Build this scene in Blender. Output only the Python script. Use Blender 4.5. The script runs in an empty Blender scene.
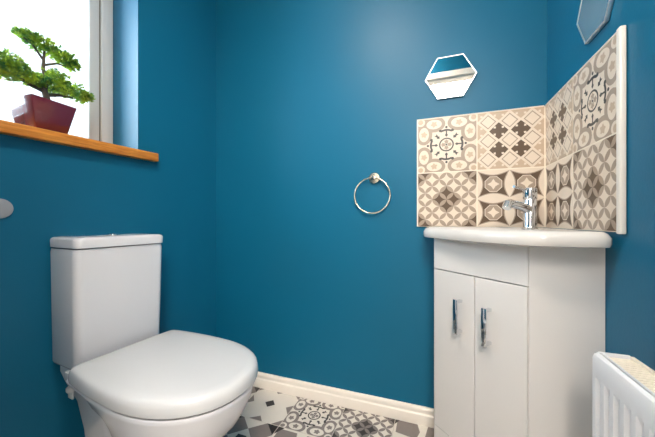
import bpy, bmesh, math, random
from mathutils import Vector, Matrix

S = bpy.context.scene
C = S.collection
PI = math.pi
rnd = random.Random(7)

# ------------------------------------------------------------------ camera
YAW = math.radians(20.09)
cam_d = bpy.data.cameras.new('camera')
cam_d.sensor_width = 36.0
cam_d.lens = 289.2 / 655 * 36.0
cam_d.shift_y = 1.65 / 655
cam_d.clip_start = 0.01
cam = bpy.data.objects.new('camera', cam_d)
C.objects.link(cam)
cam.location = (0, 0, 0.87)
cam.rotation_euler = (PI / 2, 0, YAW)
S.camera = cam

# ------------------------------------------------------------------ exposure, world, lights
S.view_settings.view_transform = 'Standard'
S.view_settings.look = 'None'
S.view_settings.gamma = 1.0
S.view_settings.use_curve_mapping = False
S.view_settings.exposure = 1.08

world = bpy.data.worlds.new('overcast_sky')
S.world = world
world.use_nodes = True
wb = world.node_tree.nodes['Background']
wb.inputs['Color'].default_value = (0.93, 0.96, 1.0, 1)
wb.inputs['Strength'].default_value = 2.3

# the left (window) wall is not quite square to the back wall: its own frame,
# x = out of the wall into the room, y = along it towards the back corner
LA = math.radians(5.5)
LM = Matrix.Translation((-1.144, 1.30, 0)) @ Matrix.Rotation(-LA, 4, 'Z')


def LP(x, y, z):
    return LM @ Vector((x, y, z))


def area_light(name, loc, target, size, power, color, size_y=None):
    d = bpy.data.lights.new(name, 'AREA')
    d.energy = power
    d.color = color
    d.size = size
    if size_y:
        d.shape = 'RECTANGLE'
        d.size_y = size_y
    o = bpy.data.objects.new(name, d)
    C.objects.link(o)
    o.location = loc
    v = Vector(target) - Vector(loc)
    o.rotation_euler = v.to_track_quat('-Z', 'Y').to_euler()
    return o


# bright patch of overcast sky outside the window
area_light('daylight', LP(-1.5, -1.4, 2.0), LP(-0.1, -0.7, 1.55), 1.25, 660, (0.76, 0.91, 1.0))
# fill light added in the hall behind the camera to brighten the room
area_light('hall_fill_light', (0.34, -0.85, 2.20), (0.1, -0.2, 0.8), 0.6, 29, (1.0, 0.92, 0.83))

# ------------------------------------------------------------------ materials


def new_mat(name):
    m = bpy.data.materials.new(name)
    m.use_nodes = True
    nt = m.node_tree
    return m, nt, nt.nodes['Principled BSDF']


def lin(c):
    return tuple(((v / 255) / 12.92 if v / 255 <= 0.04045 else ((v / 255 + 0.055) / 1.055) ** 2.4) for v in c)


def mat(name, rgb, rough=0.5, metal=0.0, var=0.04, scale=8.0, bump=0.0, bscale=200.0, coat=0.0, spec=0.5):
    """procedural material: base colour with a slight noise variation, optional fine bump"""
    m, nt, p = new_mat(name)
    base = lin(rgb)
    tc = nt.nodes.new('ShaderNodeTexCoord')
    nz = nt.nodes.new('ShaderNodeTexNoise')
    nz.inputs['Scale'].default_value = scale
    nz.inputs['Detail'].default_value = 3
    nt.links.new(tc.outputs['Object'], nz.inputs['Vector'])
    mx = nt.nodes.new('ShaderNodeMix')
    mx.data_type = 'RGBA'
    mx.inputs[6].default_value = (*[max(0, v * (1 - var)) for v in base], 1)
    mx.inputs[7].default_value = (*[min(1, v * (1 + var)) for v in base], 1)
    nt.links.new(nz.outputs['Fac'], mx.inputs[0])
    nt.links.new(mx.outputs[2], p.inputs['Base Color'])
    p.inputs['Roughness'].default_value = rough
    p.inputs['Metallic'].default_value = metal
    p.inputs['Specular IOR Level'].default_value = spec
    if coat:
        p.inputs['Coat Weight'].default_value = coat
        p.inputs['Coat Roughness'].default_value = 0.05
    if bump:
        n2 = nt.nodes.new('ShaderNodeTexNoise')
        n2.inputs['Scale'].default_value = bscale
        n2.inputs['Detail'].default_value = 2
        nt.links.new(tc.outputs['Object'], n2.inputs['Vector'])
        bp = nt.nodes.new('ShaderNodeBump')
        bp.inputs['Strength'].default_value = bump
        bp.inputs['Distance'].default_value = 0.002
        nt.links.new(n2.outputs['Fac'], bp.inputs['Height'])
        nt.links.new(bp.outputs['Normal'], p.inputs['Normal'])
    return m


M = {}
M['teal'] = mat('teal_paint', (9, 99, 132), 0.44, var=0.05, scale=2.5, bump=0.12, bscale=140, spec=0.3)
M['white_paint'] = mat('white_paint', (232, 229, 224), 0.5, bump=0.05, bscale=120)
M['gloss_white'] = mat('gloss_white_wood', (236, 228, 218), 0.3, var=0.05, scale=14, bump=0.05, bscale=60)
M['ceiling'] = mat('ceiling_white', (240, 239, 236), 0.8)
M['ceramic'] = mat('white_ceramic', (218, 219, 224), 0.12, var=0.01, spec=0.5)
M['basin'] = mat('basin_ceramic', (212, 208, 204), 0.12, var=0.01)
M['seat'] = mat('white_seat_plastic', (203, 205, 208), 0.2, var=0.01)
M['gap'] = mat('painted_gap_shade', (112, 114, 120), 0.7)  # grey that paints shade into the seat and door gaps
M['cabinet'] = mat('cabinet_white', (220, 217, 215), 0.38, var=0.015)
M['chrome'] = mat('chrome', (225, 228, 232), 0.08, metal=1.0, var=0.01)
M['silver'] = mat('satin_silver_edge', (236, 236, 236), 0.3, metal=1.0, var=0.01)
M['nickel'] = mat('brushed_nickel', (236, 224, 202), 0.25, metal=1.0, var=0.02)
M['radiator'] = mat('radiator_enamel', (236, 236, 240), 0.35, var=0.01)
M['grey_disc'] = mat('grey_plastic', (158, 160, 166), 0.5)
M['upvc'] = mat('window_upvc', (202, 205, 207), 0.35, var=0.01)
M['upvc_gasket'] = mat('window_gasket', (110, 106, 100), 0.6)
M['cream'] = mat('tile_cream', (224, 208, 190), 0.35, var=0.04, scale=30)
M['taupe'] = mat('tile_taupe', (164, 145, 128), 0.4, var=0.06, scale=60)
M['tan'] = mat('tile_tan', (194, 170, 146), 0.4, var=0.06, scale=60)
M['dark'] = mat('tile_dark_brown', (92, 72, 54), 0.4, var=0.10, scale=60)
M['black'] = mat('tile_black', (66, 60, 56), 0.4, var=0.10, scale=60)
M['grout'] = mat('grout', (236, 224, 206), 0.8)
M['radiator_top'] = mat('aged_radiator_enamel', (240, 228, 212), 0.45, var=0.16, scale=18)
M['f_cream'] = mat('floor_cream', (222, 214, 204), 0.3, var=0.03, scale=30)
M['f_grey'] = mat('floor_grey', (128, 118, 114), 0.35, var=0.08, scale=60)
M['f_dark'] = mat('floor_dark', (48, 41, 39), 0.35, var=0.1, scale=60)
M['f_grout'] = mat('floor_grout', (196, 188, 178), 0.8)
M['bark'] = mat('bark', (92, 84, 74), 0.9, var=0.25, scale=120, bump=0.5, bscale=300)
M['soil'] = mat('soil', (58, 44, 36), 0.95, var=0.3, scale=150, bump=0.5, bscale=200)
M['pot'] = mat('maroon_glaze', (112, 34, 50), 0.16, var=0.08, scale=20, coat=1.0)
M['steel'] = mat('dull_steel', (150, 150, 150), 0.4, metal=0.9)


def make_wood():
    m, nt, p = new_mat('oak_sill')
    tc = nt.nodes.new('ShaderNodeTexCoord')
    mp = nt.nodes.new('ShaderNodeMapping')
    mp.inputs['Scale'].default_value = (30, 3, 30)
    nz = nt.nodes.new('ShaderNodeTexNoise')
    nz.inputs['Scale'].default_value = 4
    nz.inputs['Detail'].default_value = 6
    nz.inputs['Distortion'].default_value = 0.6
    cr = nt.nodes.new('ShaderNodeValToRGB')
    cr.color_ramp.elements[0].position = 0.3
    cr.color_ramp.elements[0].color = (*lin((184, 104, 30)), 1)
    cr.color_ramp.elements[1].position = 0.72
    cr.color_ramp.elements[1].color = (*lin((232, 156, 66)), 1)
    nt.links.new(tc.outputs['Object'], mp.inputs['Vector'])
    nt.links.new(mp.outputs['Vector'], nz.inputs['Vector'])
    nt.links.new(nz.outputs['Fac'], cr.inputs['Fac'])
    nt.links.new(cr.outputs['Color'], p.inputs['Base Color'])
    p.inputs['Roughness'].default_value = 0.35
    return m


def make_mirror():
    m, nt, p = new_mat('mirror_glass')
    nz = nt.nodes.new('ShaderNodeTexNoise')
    nz.inputs['Scale'].default_value = 3
    mr = nt.nodes.new('ShaderNodeMapRange')
    mr.inputs['To Min'].default_value = 0.01
    mr.inputs['To Max'].default_value = 0.03
    nt.links.new(nz.outputs['Fac'], mr.inputs['Value'])
    nt.links.new(mr.outputs['Result'], p.inputs['Roughness'])
    p.inputs['Base Color'].default_value = (0.9, 0.92, 0.92, 1)
    p.inputs['Metallic'].default_value = 1
    return m


def make_glass():
    """frosted pane: lets daylight through, blurs what lies behind to plain white"""
    m = bpy.data.materials.new('frosted_glass')
    m.use_nodes = True
    nt = m.node_tree
    nt.nodes.clear()
    out = nt.nodes.new('ShaderNodeOutputMaterial')
    tr = nt.nodes.new('ShaderNodeBsdfTransparent')
    tr.inputs['Color'].default_value = (0.30, 0.305, 0.31, 1)
    tl = nt.nodes.new('ShaderNodeBsdfTranslucent')
    tl.inputs['Color'].default_value = (0.8, 0.82, 0.84, 1)
    gl = nt.nodes.new('ShaderNodeBsdfGlossy')
    gl.inputs['Roughness'].default_value = 0.12
    nz = nt.nodes.new('ShaderNodeTexNoise')
    nz.inputs['Scale'].default_value = 90
    bp = nt.nodes.new('ShaderNodeBump')
    bp.inputs['Strength'].default_value = 0.2
    nt.links.new(nz.outputs['Fac'], bp.inputs['Height'])
    nt.links.new(bp.outputs['Normal'], gl.inputs['Normal'])
    m1 = nt.nodes.new('ShaderNodeMixShader')
    m1.inputs[0].default_value = 0.08
    m2 = nt.nodes.new('ShaderNodeMixShader')
    m2.inputs[0].default_value = 0.05
    nt.links.new(tr.outputs[0], m1.inputs[1])
    nt.links.new(tl.outputs[0], m1.inputs[2])
    nt.links.new(m1.outputs[0], m2.inputs[1])
    nt.links.new(gl.outputs[0], m2.inputs[2])
    nt.links.new(m2.outputs[0], out.inputs['Surface'])
    return m


def make_leaf():
    m, nt, p = new_mat('bonsai_leaf')
    tc = nt.nodes.new('ShaderNodeTexCoord')
    nz = nt.nodes.new('ShaderNodeTexNoise')
    nz.inputs['Scale'].default_value = 38
    nz.inputs['Detail'].default_value = 2
    cr = nt.nodes.new('ShaderNodeValToRGB')
    e = cr.color_ramp.elements
    e[0].position = 0.36
    e[0].color = (*lin((84, 144, 78)), 1)
    e[1].position = 0.64
    e[1].color = (*lin((200, 222, 76)), 1)
    nt.links.new(tc.outputs['Object'], nz.inputs['Vector'])
    nt.links.new(nz.outputs['Fac'], cr.inputs['Fac'])
    nt.links.new(cr.outputs['Color'], p.inputs['Base Color'])
    p.inputs['Roughness'].default_value = 0.5
    tl = nt.nodes.new('ShaderNodeBsdfTranslucent')
    nt.links.new(cr.outputs['Color'], tl.inputs['Color'])
    ms = nt.nodes.new('ShaderNodeMixShader')
    ms.inputs[0].default_value = 0.4
    nt.links.new(p.outputs[0], ms.inputs[1])
    nt.links.new(tl.outputs[0], ms.inputs[2])
    nt.links.new(ms.outputs[0], nt.nodes['Material Output'].inputs['Surface'])
    return m


def make_lamp_glow():
    m, nt, p = new_mat('lit_lamp_glass')
    p.inputs['Base Color'].default_value = (0.9, 0.88, 0.84, 1)
    p.inputs['Emission Color'].default_value = (1.0, 0.88, 0.74, 1)
    p.inputs['Emission Strength'].default_value = 66.0
    return m


M['wood'] = make_wood()
M['mirror'] = make_mirror()
M['glass'] = make_glass()
M['leaf'] = make_leaf()
M['lamp'] = make_lamp_glow()

# ------------------------------------------------------------------ mesh helpers


class MB:
    """collects shapes and links them as one mesh object"""

    def __init__(self):
        self.bm = bmesh.new()

    def face(self, pts, mi=0):
        vs = [self.bm.verts.new(p) for p in pts]
        f = self.bm.faces.new(vs)
        f.material_index = mi
        return f

    def box(self, lo, hi, mi=0, bev=0.0, seg=2, mtx=None):
        x0, y0, z0 = lo
        x1, y1, z1 = hi
        co = [(x0, y0, z0), (x1, y0, z0), (x1, y1, z0), (x0, y1, z0), (x0, y0, z1), (x1, y0, z1), (x1, y1, z1), (x0, y1, z1)]
        vs = [self.bm.verts.new(mtx @ Vector(c) if mtx else c) for c in co]
        fs = [self.bm.faces.new([vs[i] for i in q]) for q in
              ((3, 2, 1, 0), (4, 5, 6, 7), (0, 1, 5, 4), (1, 2, 6, 5), (2, 3, 7, 6), (3, 0, 4, 7))]
        for f in fs:
            f.material_index = mi
        if bev:
            es = list({e for f in fs for e in f.edges})
            r = bmesh.ops.bevel(self.bm, geom=es, offset=bev, segments=seg, profile=0.5, affect='EDGES')
            for f in r['faces']:
                f.material_index = mi
        return self

    def prism(self, pts, z0, z1, mi=0, bev=0.0, seg=2):
        """pts: counter-clockwise outline in xy"""
        n = len(pts)
        a = [self.bm.verts.new((p[0], p[1], z0)) for p in pts]
        b = [self.bm.verts.new((p[0], p[1], z1)) for p in pts]
        fs = [self.bm.faces.new(a[::-1]), self.bm.faces.new(b)]
        for i in range(n):
            fs.append(self.bm.faces.new((a[i], a[(i + 1) % n], b[(i + 1) % n], b[i])))
        for f in fs:
            f.material_index = mi
        if bev:
            es = list({e for f in fs for e in f.edges})
            r = bmesh.ops.bevel(self.bm, geom=es, offset=bev, segments=seg, profile=0.5, affect='EDGES')
            for f in r['faces']:
                f.material_index = mi
        return self

    def loft(self, rings, mi=0, cap0=True, cap1=True, closed=True):
        vr = [[self.bm.verts.new(p) for p in r] for r in rings]
        n = len(rings[0])
        for a, b in zip(vr, vr[1:]):
            for i in range(n if closed else n - 1):
                j = (i + 1) % n
                f = self.bm.faces.new((a[i], a[j], b[j], b[i]))
                f.material_index = mi
        if cap0:
            self.bm.faces.new(vr[0][::-1]).material_index = mi
        if cap1:
            self.bm.faces.new(vr[-1]).material_index = mi
        return self

    def tube(self, path, r, n=12, mi=0, cap=True):
        """path: list of points; r: radius or list of radii"""
        path = [Vector(p) for p in path]
        rings = []
        up = None
        for i, p in enumerate(path):
            t = (path[min(i + 1, len(path) - 1)] - path[max(i - 1, 0)]).normalized()
            if up is None:
                up = Vector((0, 0, 1)) if abs(t.z) < 0.9 else Vector((1, 0, 0))
            u = (up - t * up.dot(t)).normalized()
            w = t.cross(u)
            up = u
            rr = r[i] if isinstance(r, (list, tuple)) else r
            rings.append([p + (u * math.cos(2 * PI * k / n) + w * math.sin(2 * PI * k / n)) * rr for k in range(n)])
        return self.loft(rings, mi, cap, cap)

    def lathe(self, prof, n=32, mtx=None, mi=0, cap0=True, cap1=True):
        """prof: (radius, height) pairs about the local z axis"""
        mtx = mtx or Matrix()
        rings = [[mtx @ Vector((r * math.cos(2 * PI * k / n), r * math.sin(2 * PI * k / n), z)) for k in range(n)] for r, z in prof]
        return self.loft(rings, mi, cap0, cap1)

    def torus(self, c, ax_u, ax_v, R, r, n=64, k=12, mi=0):
        c, ax_u, ax_v = Vector(c), Vector(ax_u), Vector(ax_v)
        w = ax_u.cross(ax_v)
        vr = []
        for i in range(n):
            a = 2 * PI * i / n
            d = ax_u * math.cos(a) + ax_v * math.sin(a)
            vr.append([self.bm.verts.new(c + d * (R + r * math.cos(2 * PI * j / k)) + w * r * math.sin(2 * PI * j / k)) for j in range(k)])
        for i in range(n):
            for j in range(k):
                f = self.bm.faces.new((vr[i][j], vr[(i + 1) % n][j], vr[(i + 1) % n][(j + 1) % k], vr[i][(j + 1) % k]))
                f.material_index = mi
        return self

    def build(self, name, mats, parent=None, smooth=None, fix=True, mtx=None):
        if fix:
            bmesh.ops.recalc_face_normals(self.bm, faces=self.bm.faces)
        me = bpy.data.meshes.new(name)
        self.bm.to_mesh(me)
        self.bm.free()
        for m in (mats if isinstance(mats, (list, tuple)) else [mats]):
            me.materials.append(m)
        o = bpy.data.objects.new(name, me)
        C.objects.link(o)
        if smooth is not None:
            for p in me.polygons:
                p.use_smooth = True
            me.set_sharp_from_angle(angle=math.radians(smooth))
        if parent:
            o.parent = parent
        if mtx is not None:
            o.matrix_local = mtx
        return o


def thing(name, label, cat, loc=(0, 0, 0), rz=0.0, group=None):
    o = bpy.data.objects.new(name, None)
    o.empty_display_size = 0.05
    C.objects.link(o)
    o.location = loc
    o.rotation_euler = (0, 0, rz)
    o['label'] = label
    o['category'] = cat
    if group:
        o['group'] = group
    return o


def tag(o, label, cat, group=None):
    o['label'] = label
    o['category'] = cat
    if group:
        o['group'] = group
    return o


def struct(o, label=None):
    o['kind'] = 'structure'
    if label:
        o['label'] = label
    return o


# ------------------------------------------------------------------ patterned tiles (unit square, centre 0)


def clip(poly):
    """clip a polygon to the unit square"""
    for ax, s in ((0, 1), (0, -1), (1, 1), (1, -1)):
        out = []
        for i in range(len(poly)):
            a, b = poly[i], poly[(i + 1) % len(poly)]
            da, db = 0.5 - s * a[ax], 0.5 - s * b[ax]
            if da >= 0:
                out.append(a)
            if (da >= 0) != (db >= 0):
                t = da / (da - db)
                out.append((a[0] + (b[0] - a[0]) * t, a[1] + (b[1] - a[1]) * t))
        poly = out
        if len(poly) < 3:
            return []
    res = []
    for p in poly:
        if not res or (abs(p[0] - res[-1][0]) + abs(p[1] - res[-1][1])) > 1e-5:
            res.append(p)
    if len(res) > 2 and abs(res[0][0] - res[-1][0]) + abs(res[0][1] - res[-1][1]) < 1e-5:
        res.pop()
    return res if len(res) > 2 else []


def disc(cx, cy, r, n=20):
    return [(cx + r * math.cos(2 * PI * k / n), cy + r * math.sin(2 * PI * k / n)) for k in range(n)]


def rot(pts, a):
    c, s = math.cos(a), math.sin(a)
    return [(x * c - y * s, x * s + y * c) for x, y in pts]


def off(pts, dx, dy):
    return [(x + dx, y + dy) for x, y in pts]


def leaf_shape(r, a):
    return rot([((r * (0.82 + 0.2 * math.cos(5 * 2 * PI * k / 18))) * math.cos(2 * PI * k / 18),
                 (r * (0.82 + 0.2 * math.cos(5 * 2 * PI * k / 18))) * math.sin(2 * PI * k / 18)) for k in range(18)], a)


def vesica(ax, ay, bx, by, w, n=5):
    dx, dy = bx - ax, by - ay
    pts = []
    for k in range(n + 1):
        t = k / n
        h = w * math.sin(PI * t) ** 0.65
        pts.append((ax + dx * t - dy * h, ay + dy * t + dx * h))
    for k in range(1, n):
        t = 1 - k / n
        h = -w * math.sin(PI * t) ** 0.65
        pts.append((ax + dx * t - dy * h, ay + dy * t + dx * h))
    return pts


# colour indices: 0 cream 1 taupe 2 tan 3 dark 4 black ; entries (layer, colour, polygon)
def pat_rosette():
    P = []
    lobes = [(sx * a, sy * b, rx, ry) for sx in (-1, 1) for sy in (-1, 1) for a, b, rx, ry in ((0.395, 0.215, 0.088, 0.135), (0.215, 0.395, 0.135, 0.088))]

    def ell(x, y, rx, ry, n=22):
        return [(x + rx * math.cos(2 * PI * k / n), y + ry * math.sin(2 * PI * k / n)) for k in range(n)]
    for x, y, rx, ry in lobes:
        P.append((1, 1, ell(x, y, rx + 0.062, ry + 0.062)))
    for sx in (-1, 1):
        for sy in (-1, 1):
            P.append((1, 1, disc(sx * 0.46, sy * 0.46, 0.13)))
    for x, y, rx, ry in lobes:
        P.append((2, 0, ell(x, y, rx, ry)))
        P.append((3, 2, off(leaf_shape(0.062, math.atan2(y, x)), x, y)))
    for sx in (-1, 1):
        for sy in (-1, 1):
            P.append((2, 0, disc(sx * 0.45, sy * 0.45, 0.075)))
            P.append((3, 2, disc(sx * 0.455, sy * 0.455, 0.045)))
    # ring
    P.append((4, 4, disc(0, 0, 0.128, 28)))
    P.append((5, 0, disc(0, 0, 0.104, 28)))
    for k in range(4):
        a = k * PI / 2
        P.append((6, 1, off(leaf_shape(0.042, a), 0.055 * math.cos(a), 0.055 * math.sin(a))))
    P.append((6, 4, disc(0, 0, 0.018, 10)))
    for k in range(4):
        a = k * PI / 2
        P.append((4, 4, rot([(0.145, 0), (0.175, -0.026), (0.205, -0.012), (0.285, -0.012), (0.285, 0.012), (0.205, 0.012), (0.175, 0.026)], a)))
        arc = [(0.29 - 2.6 * t * t, t) for t in [(-0.105 + 0.21 * i / 8) for i in range(9)]]
        arc2 = [(0.255 - 3.2 * t * t, t) for t in [(0.085 - 0.17 * i / 8) for i in range(9)]]
        P.append((4, 4, rot(arc + arc2, a)))
        P.append((4, 4, rot(disc(0.262, 0.105, 0.026, 8), a)))
        P.append((4, 4, rot(disc(0.262, -0.105, 0.026, 8), a)))
        P.append((4, 4, rot(disc(0.325, 0, 0.022, 10), a)))
        d = a + PI / 4
        P.append((4, 4, rot([(0.165, 0), (0.205, -0.034), (0.215, -0.012), (0.27, -0.03), (0.255, 0), (0.27, 0.03), (0.215, 0.012), (0.205, 0.034)], d)))
    return P


def pat_lattice(ncell=4):
    P = []
    h = 0.5 / ncell
    for k in ((0, 1), (1, 0), (0, -1), (-1, 0)):
        x, y = k[0] * h, k[1] * h
        P.append((1, 3, [(x + h, y), (x, y + h), (x - h, y), (x, y - h)]))
    for sx in (-1, 1):
        for sy in (-1, 1):
            for x, y in ((sx * 0.5, sy * (0.5 - h)), (sx * (0.5 - h), sy * 0.5)):
                P.append((1, 3, [(x + h, y), (x, y + h), (x - h, y), (x, y - h)]))
    for i in range(-ncell - 1, ncell + 2):
        for j in range(-ncell - 1, ncell + 2):
            if (i + j) % 2 == 0:
                for d in (1, -1):
                    P.append((2, 1, vesica(i * h, j * h, (i + 1) * h, (j + d) * h, 0.195)))
    return P


def pat_crosses():
    P = []
    t = 1 / 3

    def dia(x, y, r):
        return [(x + r, y), (x, y + r), (x - r, y), (x, y - r)]
    s = 0.042
    cross = []
    for k in range(4):
        cross += rot([(s, -s * 1.1), (1.9 * s, -s * 1.1), (1.9 * s, -1.75 * s), (3.55 * s, 0), (1.9 * s, 1.75 * s), (1.9 * s, s * 1.1)], k * PI / 2)
    for i in range(-2, 3):
        for j in range(-2, 3):
            x, y = i * t - t / 2, j * t - t / 2
            inner = abs(x) < 0.3 and abs(y) < 0.3
            P.append((1, 3 if inner else 2, off(cross, x, y)))
    for i in (-1, 0, 1):
        for j in (-1, 0, 1):
            P.append((1, 1, dia(i * t, j * t, 0.128)))
            P.append((2, 0, dia(i * t, j * t, 0.106)))
    return P


def pat_stars():
    P = []
    for cx in (-0.25, 0.25):
        for cy in (-0.25, 0.25):
            tips = [(0.225, 0.215), (-0.225, 0.215), (-0.225, -0.215), (0.225, -0.215)]
            for colr, lay, sc, depth in ((1, 1, 1.10, 0.30), (3, 2, 0.97, 0.29)):
                star = []
                for k in range(4):
                    a, b = tips[k], tips[(k + 1) % 4]
                    for i in range(8):
                        q = i / 8
                        x, y = a[0] + (b[0] - a[0]) * q, a[1] + (b[1] - a[1]) * q
                        f = 1 - depth * math.sin(PI * q)
                        mx, my = (a[0] + b[0]) / 2, (a[1] + b[1]) / 2
                        d = math.sin(PI * q) * depth
                        star.append(((x - mx * d) * sc + cx, (y - my * d) * sc + cy))
                P.append((lay, colr, star))
            P.append((3, 0, off(rot(disc(0, 0, 0.148, 8), PI / 8), cx, cy)))
            P.append((4, 1, off(rot(disc(0, 0, 0.136, 8), PI / 8), cx, cy)))
            st = []
            for k in range(8):
                r = 0.095 if k % 2 == 0 else 0.05
                st.append((cx + r * math.cos(k * PI / 4), cy + r * math.sin(k * PI / 4)))
            P.append((5, 0, st))
    return P


def pat_plain():
    P = [(1, 3, disc(0, 0, 0, 4))] if 0 else []
    P.append((1, 3, [(0.11, 0.02), (0.0, 0.145), (-0.125, 0.03), (-0.01, -0.09)]))
    for k in range(4):
        P.append((1, 1, rot([(0.5, 0.5), (0.33, 0.5), (0.5, 0.33)], k * PI / 2)))
        P.append((2, 1, rot([(0.5, 0.13), (0.37, 0.02), (0.5, -0.16)], k * PI / 2)))
    return P


def pat_pinwheel():
    P = [(1, 1, [(-0.5, -0.5), (0.5, -0.5), (0.5, 0.5), (-0.5, 0.5)]), (2, 0, [(0, 0.26), (-0.26, 0), (0, -0.26), (0.26, 0)]),
         (3, 3, [(-0.09, -0.09), (0.09, -0.09), (0.09, 0.09), (-0.09, 0.09)])]
    for k in range(4):
        a = k * PI / 2
        P.append((2, 0, rot([(-0.26, 0.5), (0.0, 0.26), (0.26, 0.5)], a)))
        P.append((2, 3, rot([(0.27, 0.5), (0.5, 0.27), (0.5, 0.5)], a)))
    return P


def pat_hexes():
    P = []
    for k in range(4):
        P.append((1, 1, rot([(0.04, 0.10), (0.24, 0.04), (0.46, 0.10), (0.46, 0.46), (0.10, 0.46)], k * PI / 2)))
        P.append((2, 3, rot([(0.30, 0.5), (0.5, 0.5), (0.5, 0.38)], k * PI / 2)))
    return P


PATS = {k: f() for k, f in dict(A=pat_rosette, B=pat_lattice, C=pat_crosses, D=pat_stars, E=pat_plain, F=pat_pinwheel, G=pat_hexes).items()}
LAY = 0.000005


def lay_tile(mb, kind, org, u, v, n, size, gap, thick, k0, mi_grout):
    """one patterned tile: slab on the plane through org (its centre) spanned by u, v with normal n"""
    org, u, v, n = Vector(org), Vector(u), Vector(v), Vector(n)
    s = size - gap
    q = [(-0.5, -0.5), (0.5, -0.5), (0.5, 0.5), (-0.5, 0.5)]
    a = [org + u * (x * s) + v * (y * s) for x, y in q]
    b = [p + n * thick for p in a]
    mb.face(b, k0)
    for i in range(4):
        mb.face([a[i], a[(i + 1) % 4], b[(i + 1) % 4], b[i]], k0)
    for lay, (_, col, poly) in enumerate(sorted(PATS[kind], key=lambda e: e[0]), 6):
        pl = clip(poly)
        if pl:
            mb.face([org + u * (x * s) + v * (y * s) + n * (thick + LAY * lay) for x, y in pl], k0 + col)


# ------------------------------------------------------------------ room shell
YB = 1.308      # back wall
XR = 0.403      # right wall
YF = -0.05      # front wall (doorway), inner face
HC = 2.35       # ceiling
T = 0.12
TF = 0.08
DX0, DX1, DZ = -0.40, 0.33, 2.08   # doorway
WY0, WY1, WZ0, WZ1 = -1.02, -0.42, 1.13, 2.10   # window opening in the left wall's frame

# floor: patchwork of patterned tiles
TS = 0.228
fl = MB()
fl.box((-1.42, -1.45, -0.08), (1.3, YB + 0.1, -0.0012), 5)
seq = {(-1, 0): 'A', (0, 0): 'B', (1, 0): 'G', (-2, 0): 'E', (-2, 1): 'F', (-1, 1): 'G', (0, 1): 'D', (1, 1): 'A', (-3, 0): 'F', (-3, 1): 'B'}
kinds = 'ABCDEFG'
for i in range(-5, 3):
    for j in range(0, 7):
        cx, cy = -0.27 + TS * i, 1.19 - TS * j
        if cx - TS / 2 < -1.42 or cx + TS / 2 > 0.55:
            continue
        kd = seq.get((i, j)) or rnd.choice(kinds)
        # rows are turned with the laying direction of the photo
        lay_tile(fl, kd, (cx, cy, -0.0018), (1, 0, 0), (0, 1, 0), (0, 0, 1), TS, 0.0025, 0.0018, 0, 5)
struct(fl.build('floor', [M['f_cream'], M['f_grey'], M['f_grey'], M['f_dark'], M['f_dark'], M['f_grout']], fix=False), 'patchwork floor of grey, cream and dark patterned tiles')

w = MB()
w.box((-1.7, YB, 0), (XR + T, YB + T, HC))
struct(w.build('wall_back', M['teal']), 'teal painted back wall')
w = MB()
w.box((XR, YF - TF, 0), (XR + T, YB, HC))
struct(w.build('wall_right', M['teal']), 'teal painted right wall')
w = MB()
TW = 0.26
for lo, hi in (((-TW, -1.50, 0), (0, 0.02, WZ0)), ((-TW, -1.50, WZ1), (0, 0.02, HC)),
               ((-TW, -1.50, WZ0), (0, WY0, WZ1)), ((-TW, WY1, WZ0), (0, 0.02, WZ1))):
    w.box(lo, hi)
struct(w.build('wall_left', M['teal'], mtx=LM), 'teal painted left wall with window recess')
w = MB()
for lo, hi in (((-1.45, YF - TF, 0), (DX0, YF, HC)), ((DX1, YF - TF, 0), (XR, YF, HC)), ((DX0, YF - TF, DZ), (DX1, YF, HC))):
    w.box(lo, hi)
struct(w.build('wall_front', M['teal']), 'teal painted wall around the doorway')
w = MB()
w.box((-1.75, YF - TF, HC), (XR + T, YB + T, HC + 0.1))
struct(w.build('ceiling', M['ceiling']), 'white ceiling')
# hall behind the camera
w = MB()
w.box((-1.42, -1.45, 0), (1.3, -1.35, 2.5))
w.box((-1.42, -1.35, 0), (-1.32, YF - TF, 2.5))
w.box((1.2, -1.35, 0), (1.3, YF - TF, 2.5))
w.box((XR + T, YF - TF, 0), (1.3, YF - TF + 0.1, 2.5))
struct(w.build('wall_hall', M['white_paint']), 'white hall walls beyond the doorway')
w = MB()
w.box((-1.42, -1.45, 2.5), (1.3, YF - TF, 2.6))
w.box((-1.42, YF - TF - 0.001, HC + 0.1), (1.3, YF - TF + 0.1, 2.6))
struct(w.build('ceiling_hall', M['ceiling']), 'white hall ceiling')
# architrave and lining of the doorway
w = MB()
aw, at = 0.045, 0.016
for lo, hi in (((DX0 - aw + 0.005, YF, 0), (DX0 + 0.005, YF + at, DZ + aw)), ((DX1 - 0.005, YF, 0), (DX1 + aw - 0.005, YF + at, DZ + aw)),
               ((DX0 + 0.005, YF, DZ - 0.005), (DX1 - 0.005, YF + at, DZ + aw))):
    w.box(lo, hi, bev=0.004)
for lo, hi in (((DX0, YF - TF, 0), (DX0 + 0.018, YF, DZ)), ((DX1 - 0.018, YF - TF, 0), (DX1, YF, DZ)), ((DX0 + 0.018, YF - TF, DZ - 0.018), (DX1 - 0.018, YF, DZ))):
    w.box(lo, hi)
struct(w.build('trim_1', M['gloss_white']), 'white door architrave and lining')

# skirting boards: ogee-topped profile swept along straight runs


def skirting(name, a, b, inward):
    a, b, inward = Vector((*a, 0)), Vector((*b, 0)), Vector((*inward, 0))
    prof = [(0, 0), (0.020, 0), (0.020, 0.040), (0.0185, 0.0435), (0.014, 0.046), (0.0125, 0.050), (0.0135, 0.054), (0.0125, 0.062),
            (0.009, 0.068), (0.004, 0.071), (0, 0.071)]
    mb = MB()
    mb.loft([[p + inward * d + Vector((0, 0, h)) for d, h in prof] for p in (a, b)])
    return struct(mb.build(name, M['gloss_white'], smooth=40))


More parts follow.
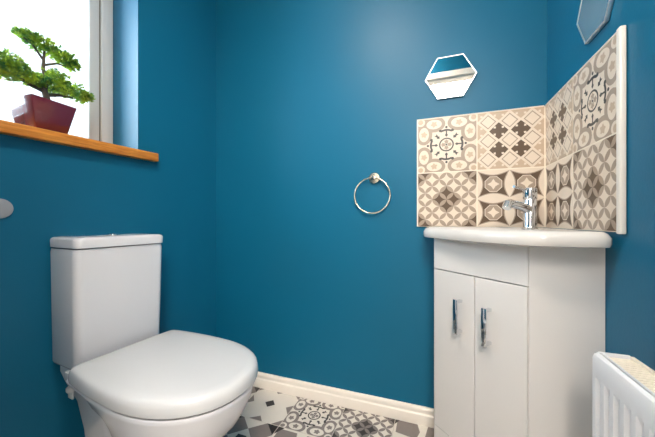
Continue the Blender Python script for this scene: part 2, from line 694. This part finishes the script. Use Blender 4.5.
c0 = LP(0, 0, 0)
skirting('baseboard_back', (-1.146, YB), (0.012, YB), (0, -1))
pl0, pl1 = LP(0, -1.34, 0), LP(0, 0.0, 0)
nrm = LM.to_3x3() @ Vector((1, 0, 0))
skirting('baseboard_left', pl0[:2], pl1[:2], nrm[:2])
skirting('baseboard_right', (XR, 0.905), (XR, YF + 0.02), (-1, 0))
skirting('baseboard_front', (-1.26, YF), (DX0 - aw, YF), (0, 1))

# ------------------------------------------------------------------ window
win = bpy.data.objects.new('window_1', None)
C.objects.link(win)
win.matrix_world = LM
struct(win, 'frosted window with pale frame in the left wall')
FX = -0.18


def frame_ring(mb, x0, x1, y0, y1, z0, z1, wd, bev=0.004):
    mb.box((x0, y0, z0), (x1, y0 + wd, z1), bev=bev)
    mb.box((x0, y1 - wd, z0), (x1, y1, z1), bev=bev)
    mb.box((x0, y0 + wd, z0), (x1, y1 - wd, z0 + wd), bev=bev)
    mb.box((x0, y0 + wd, z1 - wd), (x1, y1 - wd, z1), bev=bev)


SZ = 1.166
f = MB()
frame_ring(f, FX - 0.07, FX - 0.0005, WY0, WY1, 1.131, WZ1, 0.046)
f.build('window_frame', M['upvc'], win, smooth=40)
f = MB()
frame_ring(f, FX - 0.055, FX - 0.012, WY0 + 0.047, WY1 - 0.047, 1.178, WZ1 - 0.047, 0.042, bev=0.008)
sash = f.build('window_sash', M['upvc'], win, smooth=40)
f = MB()
frame_ring(f, FX - 0.04, FX - 0.0115, WY0 + 0.0445, WY1 - 0.0445, 1.1755, WZ1 - 0.0445, 0.004, bev=0)
f.build('gasket', M['upvc_gasket'], sash)
f = MB()
f.box((FX - 0.038, WY0 + 0.085, 1.214), (FX - 0.034, WY1 - 0.085, WZ1 - 0.085))
f.build('pane', M['glass'], sash)
f = MB()
f.box((FX, WY0, 1.1301), (0.0, WY1, SZ), bev=0.0)
f.box((0.0, WY0 - 0.07, 1.13), (0.032, WY1 + 0.072, SZ), bev=0.004)
sill = f.build('window_sill', M['wood'], win, smooth=40)
sill['label'] = 'oiled oak sill board'

# ------------------------------------------------------------------ tiled splashbacks
tile_mats = [M['cream'], M['taupe'], M['tan'], M['dark'], M['black'], M['grout']]
ZT = 0.87 + 0.4285
SX = 0.3933
XT, YT = 0.393, 1.300


def splash(name, label, kinds, org, u, n, lo_, hi_):
    """kinds: rows (top first) of two tiles, laid out along u from org"""
    t = thing(name, label, 'splashback', (org[0], org[1], ZT - 2 * TS), 0)
    mb = MB()
    u, n = Vector(u), Vector(n)
    v = Vector((0, 0, 1))
    # grout bed
    for r in range(2):
        for c in range(2):
            ctr = u * (TS * (c + 0.5)) + v * (TS * (1.5 - r)) + n * 0.0
            lay_tile(mb, kinds[r][c], ctr, u, v, n, TS, 0.004, 0.007, 0, 5)
    a = [u * lo_, u * (2 * TS + hi_), u * (2 * TS + hi_) + v * (2 * TS), u * lo_ + v * (2 * TS)]
    # the bed runs on into the corner joint
    mb.loft([[p + n * 0.0005 for p in a], [p + n * 0.0062 for p in a]], mi=5)
    mb.build('tile_panel', tile_mats, t, fix=False)
    return t


tb = splash('tiled_splashback', 'patterned tile splashback on the back wall behind the tap', ('AC', 'BD'),
            (SX - 2 * TS, YB - 0.001, 0), (1, 0, 0), (0, -1, 0), 0.0, 0.0025)
e = MB()
e.box((-0.0035, -0.0085, 0), (0.0, -0.0005, 2 * TS + 0.0035), bev=0.001)
e.box((0, -0.0085, 2 * TS), (2 * TS - 0.001, -0.0005, 2 * TS + 0.0035), bev=0.001)
e.build('edge_trim', M['gloss_white'], tb)
tr = splash('tiled_splashback', 'patterned tile splashback on the right wall with thick white end trim', ('CA', 'DB'),
            (XR - 0.001, YB - 0.009, 0), (0, -1, 0), (-1, 0, 0), -0.0025, 0.0)
e = MB()
e.box((-0.0125, -2 * TS - 0.017, -0.004), (-0.0005, -2 * TS, 2 * TS + 0.004), bev=0.003)
e.box((-0.0085, -2 * TS, 2 * TS), (-0.0005, 0.0, 2 * TS + 0.0035), bev=0.001)
e.build('edge_trim', M['gloss_white'], tr, smooth=40)

# ------------------------------------------------------------------ hexagonal mirrors


def hex_mirror(label, loc, rz):
    """hangs on a wall whose outward normal is local -y"""
    t = thing('hexagonal_mirror', label, 'mirror', loc, rz, None)
    R0 = 0.100

    def ring(r, y):
        return [(r * math.cos(PI / 3 * k), y, r * math.sin(PI / 3 * k)) for k in range(6)]
    b = MB()
    b.loft([ring(R0 - 0.002, -0.0005), ring(R0, -0.003), ring(R0, -0.009), ring(R0 - 0.001, -0.0105), ring(R0 - 0.0045, -0.0105), ring(R0 - 0.0052, -0.0092)], cap0=True, cap1=False)
    b.build('frame', M['silver'], t)
    g = MB()
    g.loft([ring(R0 - 0.0050, -0.006), ring(R0 - 0.0050, -0.0094)])
    g.build('mirror_glass', M['mirror'], t)
    return t


hex_mirror('small hexagonal mirror above the back wall tiles, reflecting a white doorway', (0.066, YB, 1.464), 0)
hex_mirror('hexagonal mirror high on the right wall, cut by the top of the photo', (XR, 0.945, 1.442), -PI / 2)

# ------------------------------------------------------------------ towel ring
t = thing('towel_ring', 'round brushed metal towel ring on the teal back wall', 'towel ring', (-0.250, YB, 1.060))
b = MB()
rx = Matrix.Rotation(PI / 2, 4, 'X')
b.lathe([(0.0245, 0.0005), (0.0255, 0.002), (0.0255, 0.009), (0.023, 0.012), (0.011, 0.013), (0.0095, 0.016), (0.0095, 0.024), (0.008, 0.027), (0.003, 0.028)], 32, rx)
b.build('wall_mount', M['nickel'], t, smooth=40)
b = MB()
b.torus((-0.009, -0.019, -0.079), (1, 0, 0), (0, 0, 1), 0.080, 0.0038)
b.build('ring', M['nickel'], t, smooth=60)

# ------------------------------------------------------------------ corner vanity
VR = 0.40      # along each wall
XV0, YV0 = 0.003, 0.912   # left panel outer face, right panel outer face
A = Vector((XV0, 1.147, 0))     # left front corner
B = Vector((0.238, YV0, 0))     # right front corner
ud = (B - A).normalized()
nd = Vector((ud.y, -ud.x, 0))    # out of the front, towards the room
FW = (B - A).length
VT = 0.803
van = thing('vanity_cabinet', 'white two-door corner vanity cabinet under the washbasin', 'cabinet', (A.x, A.y, 0), math.atan2(ud.y, ud.x))
# local frame: x along the front, y into the corner, z up
VI = (Matrix.Translation(A) @ Matrix.Rotation(math.atan2(ud.y, ud.x), 4, 'Z')).inverted()


def vl(x, y, z=0):
    return VI @ Vector((x, y, z))


def wall_prism(pts, z0, z1, mi=0, mb=None, bev=0.0):
    mb = mb or MB()
    mb.prism([vl(*p)[:2] for p in pts], z0, z1, mi, bev)
    return mb


gapw = 0.002
wall_prism([(XV0, A.y + 0.012), (XV0 + 0.016, A.y + 0.006), (XV0 + 0.016, YB - 0.001), (XV0, YB - 0.001)], 0.001, VT, bev=0.001).build('side_panel', M['cabinet'], van)
wall_prism([(B.x + 0.003, YV0), (XR - 0.001, YV0), (XR - 0.001, YV0 + 0.016), (B.x + 0.003, YV0 + 0.016)], 0.001, VT, bev=0.001).build('side_panel', M['cabinet'], van)
b = MB()
b.box((0.0, 0, 0.692), (FW, 0.018, VT), bev=0.0015)
b.build('fascia_panel', M['cabinet'], van)
b = MB()
b.box((0.0, 0.002, 0.001), (FW, 0.018, 0.111), bev=0.001)
b.build('plinth', M['cabinet'], van)
b = MB()
b.box((0.004, 0.021, 0.111), (FW - 0.004, 0.03, 0.692))
b.build('door_gap_shade', M['gap'], van)  # grey sheet behind the doors, its colour stands in for shade in their gaps
for k, (x0, x1, hx) in enumerate(((0.002, 0.1685, 0.120), (0.1715, FW - 0.002, 0.224))):
    b = MB()
    b.box((x0, 0, 0.114), (x1, 0.018, 0.689), bev=0.0015)
    d = b.build('door', M['cabinet'], van)
    h = MB()
    for z in (0.500, 0.600):
        h.box((hx - 0.005, -0.026, z - 0.005), (hx + 0.005, 0.0, z + 0.005), bev=0.001)
    h.box((hx - 0.008, -0.030, 0.493), (hx + 0.008, -0.025, 0.607), bev=0.0005)
    hd = h.build('handle', M['chrome'], d, smooth=40)
    hd['label'] = 'chrome bar handle'

# washbasin: a slab with a rounded front, bowl sunk in it
wb_ = thing('washbasin', 'white ceramic corner washbasin on top of the vanity cabinet', 'washbasin', (0.2, 1.1, VT))
ov = 0.027
LB = A + nd * ov
RB = B + nd * ov


def basin_outline(inset, nfront=14):
    """outline in world xy, counter-clockwise from the back corner"""
    xl, yr = -0.036 + inset, 0.846 + inset
    xb, yb = XT - 0.0015 - inset, YT - 0.0015 - inset
    pts = [(xb, yb), (xl, yb)]
    # left end corner, straight diagonal front, right end corner, all softly rounded
    p0 = Vector((xl, yb)); p1 = Vector((xl, LB.y + 0.02)); p2 = Vector((RB.x + 0.004, yr)); p3 = Vector((xb, yr))
    nn = Vector((nd.x, nd.y))
    p1 = p1 - nn * inset * 0.5
    p2 = p2 - nn * inset * 0.5
    p1.x = max(p1.x, xl); p2.y = max(p2.y, yr)

    def fillet(a, c, bb, r, n=6):
        d1 = (a - c).normalized(); d2 = (bb - c).normalized()
        s, e2 = c + d1 * r, c + d2 * r
        return [tuple((s * (1 - q) + c * q) * (1 - q) + (c * (1 - q) + e2 * q) * q) for q in [i / n for i in range(n + 1)]]
    pts += fillet(p0, p1, p2, 0.05)
    # slight bow of the front edge
    pts += [tuple(p1 * (1 - q) + p2 * q + nn * 0.010 * math.sin(PI * q)) for q in (0.35, 0.5, 0.65)]
    pts += fillet(p1, p2, p3, 0.05)
    pts += [(xb - 0.022, yr), (xb - 0.008, yr + 0.004), (xb, yr + 0.014)]
    return pts


def inward_pts(outl, c, s):
    return [(c[0] + (x - c[0]) * s, c[1] + (y - c[1]) * s) for x, y in outl]


bc = Vector((0.205, 1.092))
ang = math.atan2(ud.y, ud.x)


def bowl_ring(n_pts, outl, rx_, ry_, z):
    """points of an ellipse matched by direction to the outline points"""
    pts = []
    for x, y in outl:
        d = Vector((x - bc.x, y - bc.y)).normalized()
        dl = Vector((d.x * math.cos(-ang) - d.y * math.sin(-ang), d.x * math.sin(-ang) + d.y * math.cos(-ang)))
        k = 1 / math.sqrt((dl.x / rx_) ** 2 + (dl.y / ry_) ** 2)
        pts.append((bc.x + d.x * k - 0.2, bc.y + d.y * k - 1.1, z))
    return pts


def at_z(outl, z):
    return [(x - 0.2, y - 1.1, z) for x, y in outl]


def densify(o, n=3):
    r = []
    for i in range(len(o)):
        a, c = o[i], o[(i + 1) % len(o)]
        m = n if math.hypot(a[0] - c[0], a[1] - c[1]) > 0.03 else 1
        if math.hypot(a[0] - c[0], a[1] - c[1]) > 0.15:
            m = 10
        for k in range(m):
            r.append((a[0] + (c[0] - a[0]) * k / m, a[1] + (c[1] - a[1]) * k / m))
    return r


o0, o1, o2, o3, o4, o5, o6 = [densify(basin_outline(i)) for i in (0.012, 0.002, 0.0, 0.005, 0.011, 0.017, 0.027)]
b = MB()
rings = [bowl_ring(0, o0, 0.03, 0.03, -0.062), bowl_ring(0, o0, 0.10, 0.055, -0.052), bowl_ring(0, o0, 0.128, 0.086, -0.012), at_z(o0, 0.0005), at_z(o1, 0.003), at_z(o2, 0.010), at_z(o2, 0.024), at_z(o3, 0.034), at_z(o4, 0.0393), at_z(o5, 0.0385), at_z(o6, 0.0325),
         bowl_ring(0, o2, 0.150, 0.098, 0.0315), bowl_ring(0, o2, 0.143, 0.092, 0.026), bowl_ring(0, o2, 0.118, 0.076, -0.008), bowl_ring(0, o2, 0.085, 0.045, -0.040), bowl_ring(0, o2, 0.022, 0.022, -0.048)]
b.loft(rings, cap0=True, cap1=True)
b.build('basin', M['basin'], wb_, smooth=50)
b = MB()
b.lathe([(0.021, -0.0478), (0.021, -0.045), (0.016, -0.044), (0.004, -0.0425)], 24, Matrix.Translation((bc.x - 0.2, bc.y - 1.1, 0)))
dr = b.build('drain', M['chrome'], wb_, smooth=40)
dr['label'] = 'chrome plug in the bowl'

# mixer tap
TZ = VT + 0.0327
tap = thing('mixer_tap', 'chrome single-lever mixer tap on the washbasin', 'tap', (0.330, 1.240, TZ), PI * 1.25)
b = MB()   # local x = spout direction (towards the room)
b.lathe([(0.0265, 0.0), (0.0265, 0.004), (0.023, 0.0065), (0.0215, 0.010), (0.0215, 0.108), (0.0205, 0.110), (0.0, 0.110)][:-1], 32)
b.build('tap_body', M['chrome'], tap, smooth=40)
b = MB()
b.lathe([(0.0205, 0.1105), (0.022, 0.1125), (0.022, 0.146), (0.0205, 0.150), (0.010, 0.153), (0.002, 0.1535)], 32)
hd = b.build('tap_cap', M['chrome'], tap, smooth=40)
b = MB()
b.tube([(0.019, 0, 0.143), (0.05, 0, 0.146), (0.092, 0, 0.152)], [0.0042, 0.0042, 0.005], 12)
b.build('lever', M['chrome'], hd, smooth=50)
b = MB()
b.tube([(0.014, 0, 0.075), (0.05, 0, 0.084), (0.10, 0, 0.091), (0.122, 0, 0.0925), (0.132, 0, 0.091)], [0.0165, 0.0145, 0.0135, 0.0135, 0.0125], 20)
b.build('spout', M['chrome'], tap, smooth=50)
b = MB()
mt = Matrix.Translation((0.124, 0, 0.091)) @ Matrix.Rotation(math.radians(150), 4, 'Y')
b.lathe([(0.0138, -0.006), (0.0145, 0.0), (0.0145, 0.017), (0.0125, 0.019), (0.004, 0.0188)], 24, mt)
b.build('aerator', M['chrome'], tap, smooth=40)

# ------------------------------------------------------------------ toilet (left wall's frame)
toi = thing('toilet', 'white close-coupled toilet with closed lid under the window', 'toilet')
toi.matrix_world = LM @ Matrix.Translation((0, -0.563, 0))


def rrect(x0, x1, y0, y1, r0, r1, z, n=6):
    """rounded rectangle: radius r0 at the wall side (x0), r1 at the front (x1)"""
    pts = []
    for cx, cy, r, a0 in ((x1 - r1, y1 - r1, r1, 0), (x0 + r0, y1 - r0, r0, 90), (x0 + r0, y0 + r0, r0, 180), (x1 - r1, y0 + r1, r1, 270)):
        for k in range(n + 1):
            a = math.radians(a0 + 90 * k / n)
            pts.append((cx + r * math.cos(a), cy + r * math.sin(a), z))
    return pts


b = MB()
cz0, cz1 = 0.386, 0.776
rg = []
for q, ins in ((0, 0.012), (0.008, 0.004), (0.03, 0.0), (0.5, 0.0), (0.97, 0.0), (1.0, 0.002)):
    z = cz0 + (cz1 - cz0) * q
    tp = 0.006 * (1 - q)
    rg.append(rrect(0.006, 0.166 - tp - ins, -0.150 + tp + ins, 0.146 - tp - ins, 0.006, 0.022, z))
b.loft(rg)
cis = b.build('cistern', M['ceramic'], toi, smooth=50)
b = MB()
rg = []
for z, ins in ((0.7785, 0.004), (0.780, 0.0), (0.804, -0.001), (0.810, 0.002), (0.8135, 0.008), (0.8145, 0.03)):
    rg.append(rrect(0.004, 0.170 - ins, -0.1495 + ins, 0.148 - ins, 0.006, 0.024, z))
b.loft(rg)
lid = b.build('cistern_lid', M['ceramic'], toi, smooth=50)
b = MB()
b.lathe([(0.021, 0), (0.021, 0.003), (0.0195, 0.0045), (0.017, 0.0045), (0.0165, 0.0065), (0.014, 0.0078), (0.003, 0.008)], 28, Matrix.Translation((0.088, 0.0, 0.8143)))
fb = b.build('flush_button', M['chrome'], lid, smooth=40)
fb['label'] = 'round chrome flush button'


def dshape(xr, xm, xf, hr, hw, z, n=22, ex=2.25, cr=0.02):
    """D outline: straight back at xr (half width hr), widest hw at xm, rounded nose at xf"""
    pts = []
    for k in range(n + 1):
        a = -PI / 2 + PI * k / n
        c, s = math.cos(a), math.sin(a)
        pts.append((xm + (xf - xm) * abs(c) ** (2 / ex), hw * math.copysign(abs(s) ** (2 / ex), s), z))
    side = [(xm + (xr + cr - xm) * q, hw + (hr - hw) * q * q, z) for q in (0.25, 0.5, 0.75, 1.0)]
    cor = [(xr + cr - cr * math.sin(a), hr - cr + cr * math.cos(a), z) for a in (math.radians(30), math.radians(60), math.radians(90))]
    r = pts + side + cor
    m = [(x, -y, zz) for x, y, zz in (side + cor)][::-1]
    return r + m


# closed lid (wraps over the seat)
yo = 0.012
lidr = []
for z, i in ((0.386, 0.004), (0.387, 0.001), (0.394, 0.0), (0.408, 0.001), (0.4175, 0.003), (0.4235, 0.008), (0.427, 0.016), (0.4285, 0.035)):
    lidr.append([(x, y + 0.002, z_) for x, y, z_ in dshape(0.180 + i * 0.5, 0.43, 0.703 - i, 0.183 - i, 0.199 - i, z, cr=max(0.024 - i * 0.3, 0.012))])
for s, z in ((0.7, 0.4293), (0.4, 0.4301), (0.1, 0.4305)):
    lidr.append([(0.42 + (x - 0.42) * s, y * s, z) for x, y, _ in lidr[7]])
b = MB()
b.loft(lidr)
b.build('lid', M['seat'], toi, smooth=60)
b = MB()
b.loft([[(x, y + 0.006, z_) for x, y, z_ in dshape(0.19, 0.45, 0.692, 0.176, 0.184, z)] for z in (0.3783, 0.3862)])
b.build('seat', M['gap'], toi, smooth=40)  # seat coloured grey to draw the shadow line between lid and pan
# pan: rim, bowl and foot
b = MB()
pr = []
for z, xr, xm, xf, hr, hw in ((0.0005, 0.10, 0.32, 0.475, 0.100, 0.112), (0.02, 0.10, 0.32, 0.475, 0.100, 0.112), (0.08, 0.105, 0.32, 0.47, 0.092, 0.104),
                              (0.15, 0.18, 0.35, 0.53, 0.066, 0.112), (0.21, 0.20, 0.40, 0.595, 0.066, 0.138), (0.26, 0.21, 0.44, 0.645, 0.074, 0.164),
                              (0.31, 0.20, 0.45, 0.675, 0.102, 0.179), (0.34, 0.16, 0.44, 0.688, 0.140, 0.186), (0.362, 0.14, 0.45, 0.693, 0.160, 0.189),
                              (0.3725, 0.13, 0.45, 0.697, 0.168, 0.192), (0.378, 0.135, 0.45, 0.694, 0.164, 0.189)):
    pr.append(dshape(xr, xm, xf, hr, hw, z, cr=0.03, ex=2.15))
b.loft(pr)
# rear deck that carries the cistern, and the outlet column below it
b.loft([rrect(0.07, 0.20, -0.075, 0.075, 0.02, 0.02, 0.0005), rrect(0.06, 0.22, -0.085, 0.085, 0.02, 0.02, 0.15), rrect(0.045, 0.225, -0.098, 0.098, 0.02, 0.02, 0.25),
        rrect(0.03, 0.215, -0.126, 0.126, 0.02, 0.02, 0.33), rrect(0.022, 0.215, -0.135, 0.135, 0.02, 0.02, 0.365), rrect(0.022, 0.165, -0.135, 0.135, 0.02, 0.02, 0.3855)])
b.build('pan', M['ceramic'], toi, smooth=60)
for s in (-1, 1):
    b = MB()
    b.lathe([(0.012, -0.018), (0.0135, -0.016), (0.0135, 0.016), (0.012, 0.018)], 20, Matrix.Translation((0.186, s * 0.12, 0.384)) @ Matrix.Rotation(PI / 2, 4, 'X'))
    b.build('hinge', M['seat'], toi, smooth=40)
    # fixing bolt and wing nut under the cistern
    b = MB()
    b.lathe([(0.004, 0.305), (0.004, 0.386)], 10, Matrix.Translation((0.13, s * 0.144, 0)))
    b.lathe([(0.011, 0.325), (0.013, 0.329), (0.013, 0.338), (0.009, 0.342)], 16, Matrix.Translation((0.13, s * 0.144, 0)))
    b.box((0.116, s * 0.144 - 0.003, 0.303), (0.144, s * 0.144 + 0.003, 0.328), bev=0.002)
    b.box((0.10, min(s * 0.110, s * 0.151), 0.358), (0.165, max(s * 0.110, s * 0.151), 0.385), bev=0.003)
    b.build('wing_nut', M['seat'], toi, smooth=40)

# ------------------------------------------------------------------ grey cover disc on the left wall
b = MB()
b.lathe([(0.029, 0.0005), (0.030, 0.003), (0.0295, 0.006), (0.027, 0.0075), (0.004, 0.008)], 32, Matrix.Rotation(PI / 2, 4, 'Y'))
o = b.build('cover_disc', M['grey_disc'], smooth=40, mtx=LM @ Matrix.Translation((0, -0.828, 0.905)))
tag(o, 'flat grey round cover disc on the teal wall below the window sill', 'wall cover')

# ------------------------------------------------------------------ radiator
RX0, RX1, RY0, RY1, RZ0, RZ1 = 0.312, 0.377, 0.20, 0.757, 0.16, 0.596
rad = thing('radiator', 'white panel radiator with grille top on the right wall', 'radiator', (RX0, RY0, RZ0))
L_, H_ = RY1 - RY0, RZ1 - RZ0
b = MB()
# pressed front panel: vertical flutes between flat top and bottom rails
nfl = int(round(L_ / 0.0333))
ys = []
for k in range(nfl):
    y0 = 0.012 + (L_ - 0.024) * k / nfl
    p = (L_ - 0.024) / nfl
    ys += [(y0 + p * 0.0, 0.0), (y0 + p * 0.36, 0.0), (y0 + p * 0.5, 1.0), (y0 + p * 0.86, 1.0)]
ys = [(0.0, 0.0)] + ys + [(L_ - 0.012, 0.0), (L_, 0.0)]
rows = [(0.0, 0.012, 0), (0.004, 0.004, 0), (0.012, 0.0, 0), (0.030, 0.0, 0), (0.045, 0.0, 1), (H_ - 0.062, 0.0, 1), (H_ - 0.046, 0.0, 0), (H_ - 0.012, 0.0, 0), (H_ - 0.004, 0.003, 0), (H_, 0.009, 0)]
grid = [[b.bm.verts.new((dx + 0.0055 * d * m, y, z)) for y, m in ys] for z, dx, d in rows]
for r in range(len(grid) - 1):
    for k in range(len(ys) - 1):
        b.bm.faces.new((grid[r][k], grid[r][k + 1], grid[r + 1][k + 1], grid[r + 1][k]))
b.box((0.0095, 0.001, 0.006), (0.018, L_ - 0.001, H_ - 0.001))
b.build('front_panel', M['radiator'], rad, smooth=30, fix=False)
DW = RX1 - RX0
b = MB()
# top grille: frame with slats across
b.box((0.010, 0.004, H_ - 0.012), (0.014, L_ - 0.004, H_ - 0.001), bev=0.001)
b.box((DW - 0.006, 0.004, H_ - 0.012), (DW, L_ - 0.004, H_ + 0.001), bev=0.001)
k = 0
y = 0.012
while y < L_ - 0.012:
    b.box((0.013, y, H_ - 0.007), (DW - 0.005, y + 0.0066, H_ - 0.0035), bev=0.0008, seg=1)
    y += 0.0098
b.build('top_grille', M['radiator_top'] if 'radiator_top' in M else M['gloss_white'], rad)
for y in (0.0, L_ - 0.006):
    b = MB()
    pts = [(0.004, 0.02), (DW, 0.02), (DW, H_ - 0.006), (DW - 0.006, H_ + 0.0015), (0.010, H_ + 0.0015), (0.004, H_ - 0.004)]
    b.loft([[(x, yy, z) for x, z in pts] for yy in (y, y + 0.006)])
    b.build('side_cover', M['radiator'], rad)
b = MB()
for yy in (0.02 + 0.03 * i for i in range(int((L_ - 0.04) / 0.03))):
    b.box((0.020, yy, 0.03), (DW - 0.008, yy + 0.0012, H_ - 0.02))
b.box((0.019, 0.015, 0.03), (0.020, L_ - 0.015, H_ - 0.02))
b.build('convector_fins', M['radiator'], rad)
for yy in (0.08, L_ - 0.10):
    b = MB()
    b.box((DW - 0.004, yy, 0.05), (XR - RX0 - 0.001, yy + 0.03, H_ - 0.06), bev=0.002)
    b.build('wall_bracket', M['radiator'], rad)
b = MB()
b.tube([(0.03, -0.03, 0.03), (0.03, -0.03, -RZ0 + 0.001)], 0.0075, 14)
b.tube([(0.03, 0.012, 0.03), (0.03, -0.042, 0.03)], 0.011, 16)
b.build('pipe', M['chrome'], rad, smooth=50)

# ------------------------------------------------------------------ bonsai on the sill
bon = thing('potted_bonsai', 'green bonsai in a glossy maroon tapered square pot on the wooden sill', 'plant')
PX, PY = -0.084, -0.697
bon.matrix_world = LM @ Matrix.Translation((PX, PY, SZ)) @ Matrix.Rotation(math.radians(9), 4, 'Z')
b = MB()
H = 0.115


def sq(s, z):
    r = 0.004
    return rrect(-s, s, -s, s, r, r, z, 3)


b.loft([sq(0.044, 0.0005), sq(0.0455, 0.002), sq(0.066, H - 0.002), sq(0.066, H), sq(0.0615, H), sq(0.058, H - 0.02)], cap1=True)
b.build('pot', M['pot'], bon, smooth=40)
b = MB()
b.loft([sq(0.0585, H - 0.0195), sq(0.059, H - 0.012), sq(0.03, H - 0.006)])
b.build('soil', M['soil'], bon, smooth=60)
zb = H - 0.012
b = MB()
trunk = [(0.0, 0.004, zb), (0.0, 0.012, zb + 0.03), (0.006, 0.0, zb + 0.06), (0.0, 0.008, zb + 0.095), (-0.004, 0.002, zb + 0.14), (0.0, 0.004, zb + 0.20)]
b.tube(trunk, [0.014, 0.0105, 0.009, 0.007, 0.0055, 0.0035], 10)
b.tube([(0.003, 0.004, zb + 0.055), (0.0, -0.04, zb + 0.065), (0.0, -0.09, zb + 0.08), (0.0, -0.15, zb + 0.09)], [0.007, 0.006, 0.0045, 0.003], 8)
b.tube([(0.003, 0.006, zb + 0.045), (0.006, 0.045, zb + 0.06), (0.0, 0.09, zb + 0.07)], [0.007, 0.0055, 0.003], 8)
b.tube([(-0.004, 0.002, zb + 0.15), (0.0, 0.04, zb + 0.175), (0.0, 0.07, zb + 0.18)], [0.004, 0.0035, 0.002], 8)
b.tube([(-0.004, 0.002, zb + 0.17), (0.0, -0.03, zb + 0.205), (0.0, -0.055, zb + 0.215)], [0.004, 0.003, 0.002], 8)
b.build('trunk', M['bark'], bon, smooth=60)


def leaf_pad(blobs, n_each):
    """tufts of small pointed leaves filling flat ellipsoids"""
    mb = MB()
    for (cx, cy, cz, rx_, ry_, rz_) in blobs:
        for _ in range(n_each):
            while True:
                p = Vector((rnd.uniform(-1, 1), rnd.uniform(-1, 1), rnd.uniform(-1, 1)))
                if 0.15 < p.length < 1:
                    break
            c = Vector((cx + p.x * rx_, cy + p.y * ry_, cz + p.z * rz_ * 1.35))
            for q in range(3):
                d = Vector((p.x * 0.8 + rnd.gauss(0, 0.6), p.y * 0.8 + rnd.gauss(0, 0.6), 0.35 + rnd.gauss(0, 0.45))).normalized()
                s = d.cross(Vector((rnd.gauss(0, 1), rnd.gauss(0, 1), rnd.gauss(0, 1)))).normalized()
                L0 = rnd.uniform(0.010, 0.016)
                wv = s * L0 * 0.27
                nn = d.cross(s) * L0 * 0.10
                mb.face([c, c + d * L0 * 0.45 + wv + nn, c + d * L0, c + d * L0 * 0.45 - wv + nn])
    return mb


pads = [
    ([(0, -0.045, 0.330, 0.030, 0.030, 0.012), (0, -0.008, 0.322, 0.042, 0.036, 0.016), (0, 0.030, 0.313, 0.042, 0.036, 0.018), (0, 0.068, 0.308, 0.035, 0.032, 0.016), (0, 0.088, 0.296, 0.025, 0.020, 0.014)], 135),
    ([(0, -0.075, 0.204, 0.035, 0.032, 0.016), (0, -0.105, 0.217, 0.045, 0.040, 0.022), (0, -0.140, 0.192, 0.045, 0.040, 0.026), (0, -0.175, 0.202, 0.04, 0.036, 0.024), (0, -0.10, 0.172, 0.035, 0.035, 0.012)], 135),
    ([(0, -0.035, 0.183, 0.035, 0.035, 0.016), (0, 0.005, 0.190, 0.048, 0.040, 0.020), (0, 0.035, 0.223, 0.042, 0.036, 0.018), (0, 0.050, 0.190, 0.05, 0.042, 0.022), (0, 0.095, 0.196, 0.048, 0.040, 0.022), (0, 0.130, 0.190, 0.035, 0.026, 0.016)], 150),
]
for blobs, n in pads:
    leaf_pad(blobs, n).build('foliage', M['leaf'], bon, fix=False)

# ------------------------------------------------------------------ ceiling lamp of the room
lamp = thing('ceiling_lamp', 'round flush ceiling lamp above the room', 'lamp', (-0.32, 0.24, HC))
b = MB()
b.lathe([(0.13, -0.0005), (0.13, -0.02), (0.125, -0.024)], 40, cap1=True)
b.build('lamp_base', M['white_paint'], lamp, smooth=40)
b = MB()
b.lathe([(0.118, -0.0245), (0.116, -0.035), (0.10, -0.055), (0.065, -0.07), (0.02, -0.075)], 40)
b.build('lamp_shade', M['lamp'], lamp, smooth=60)
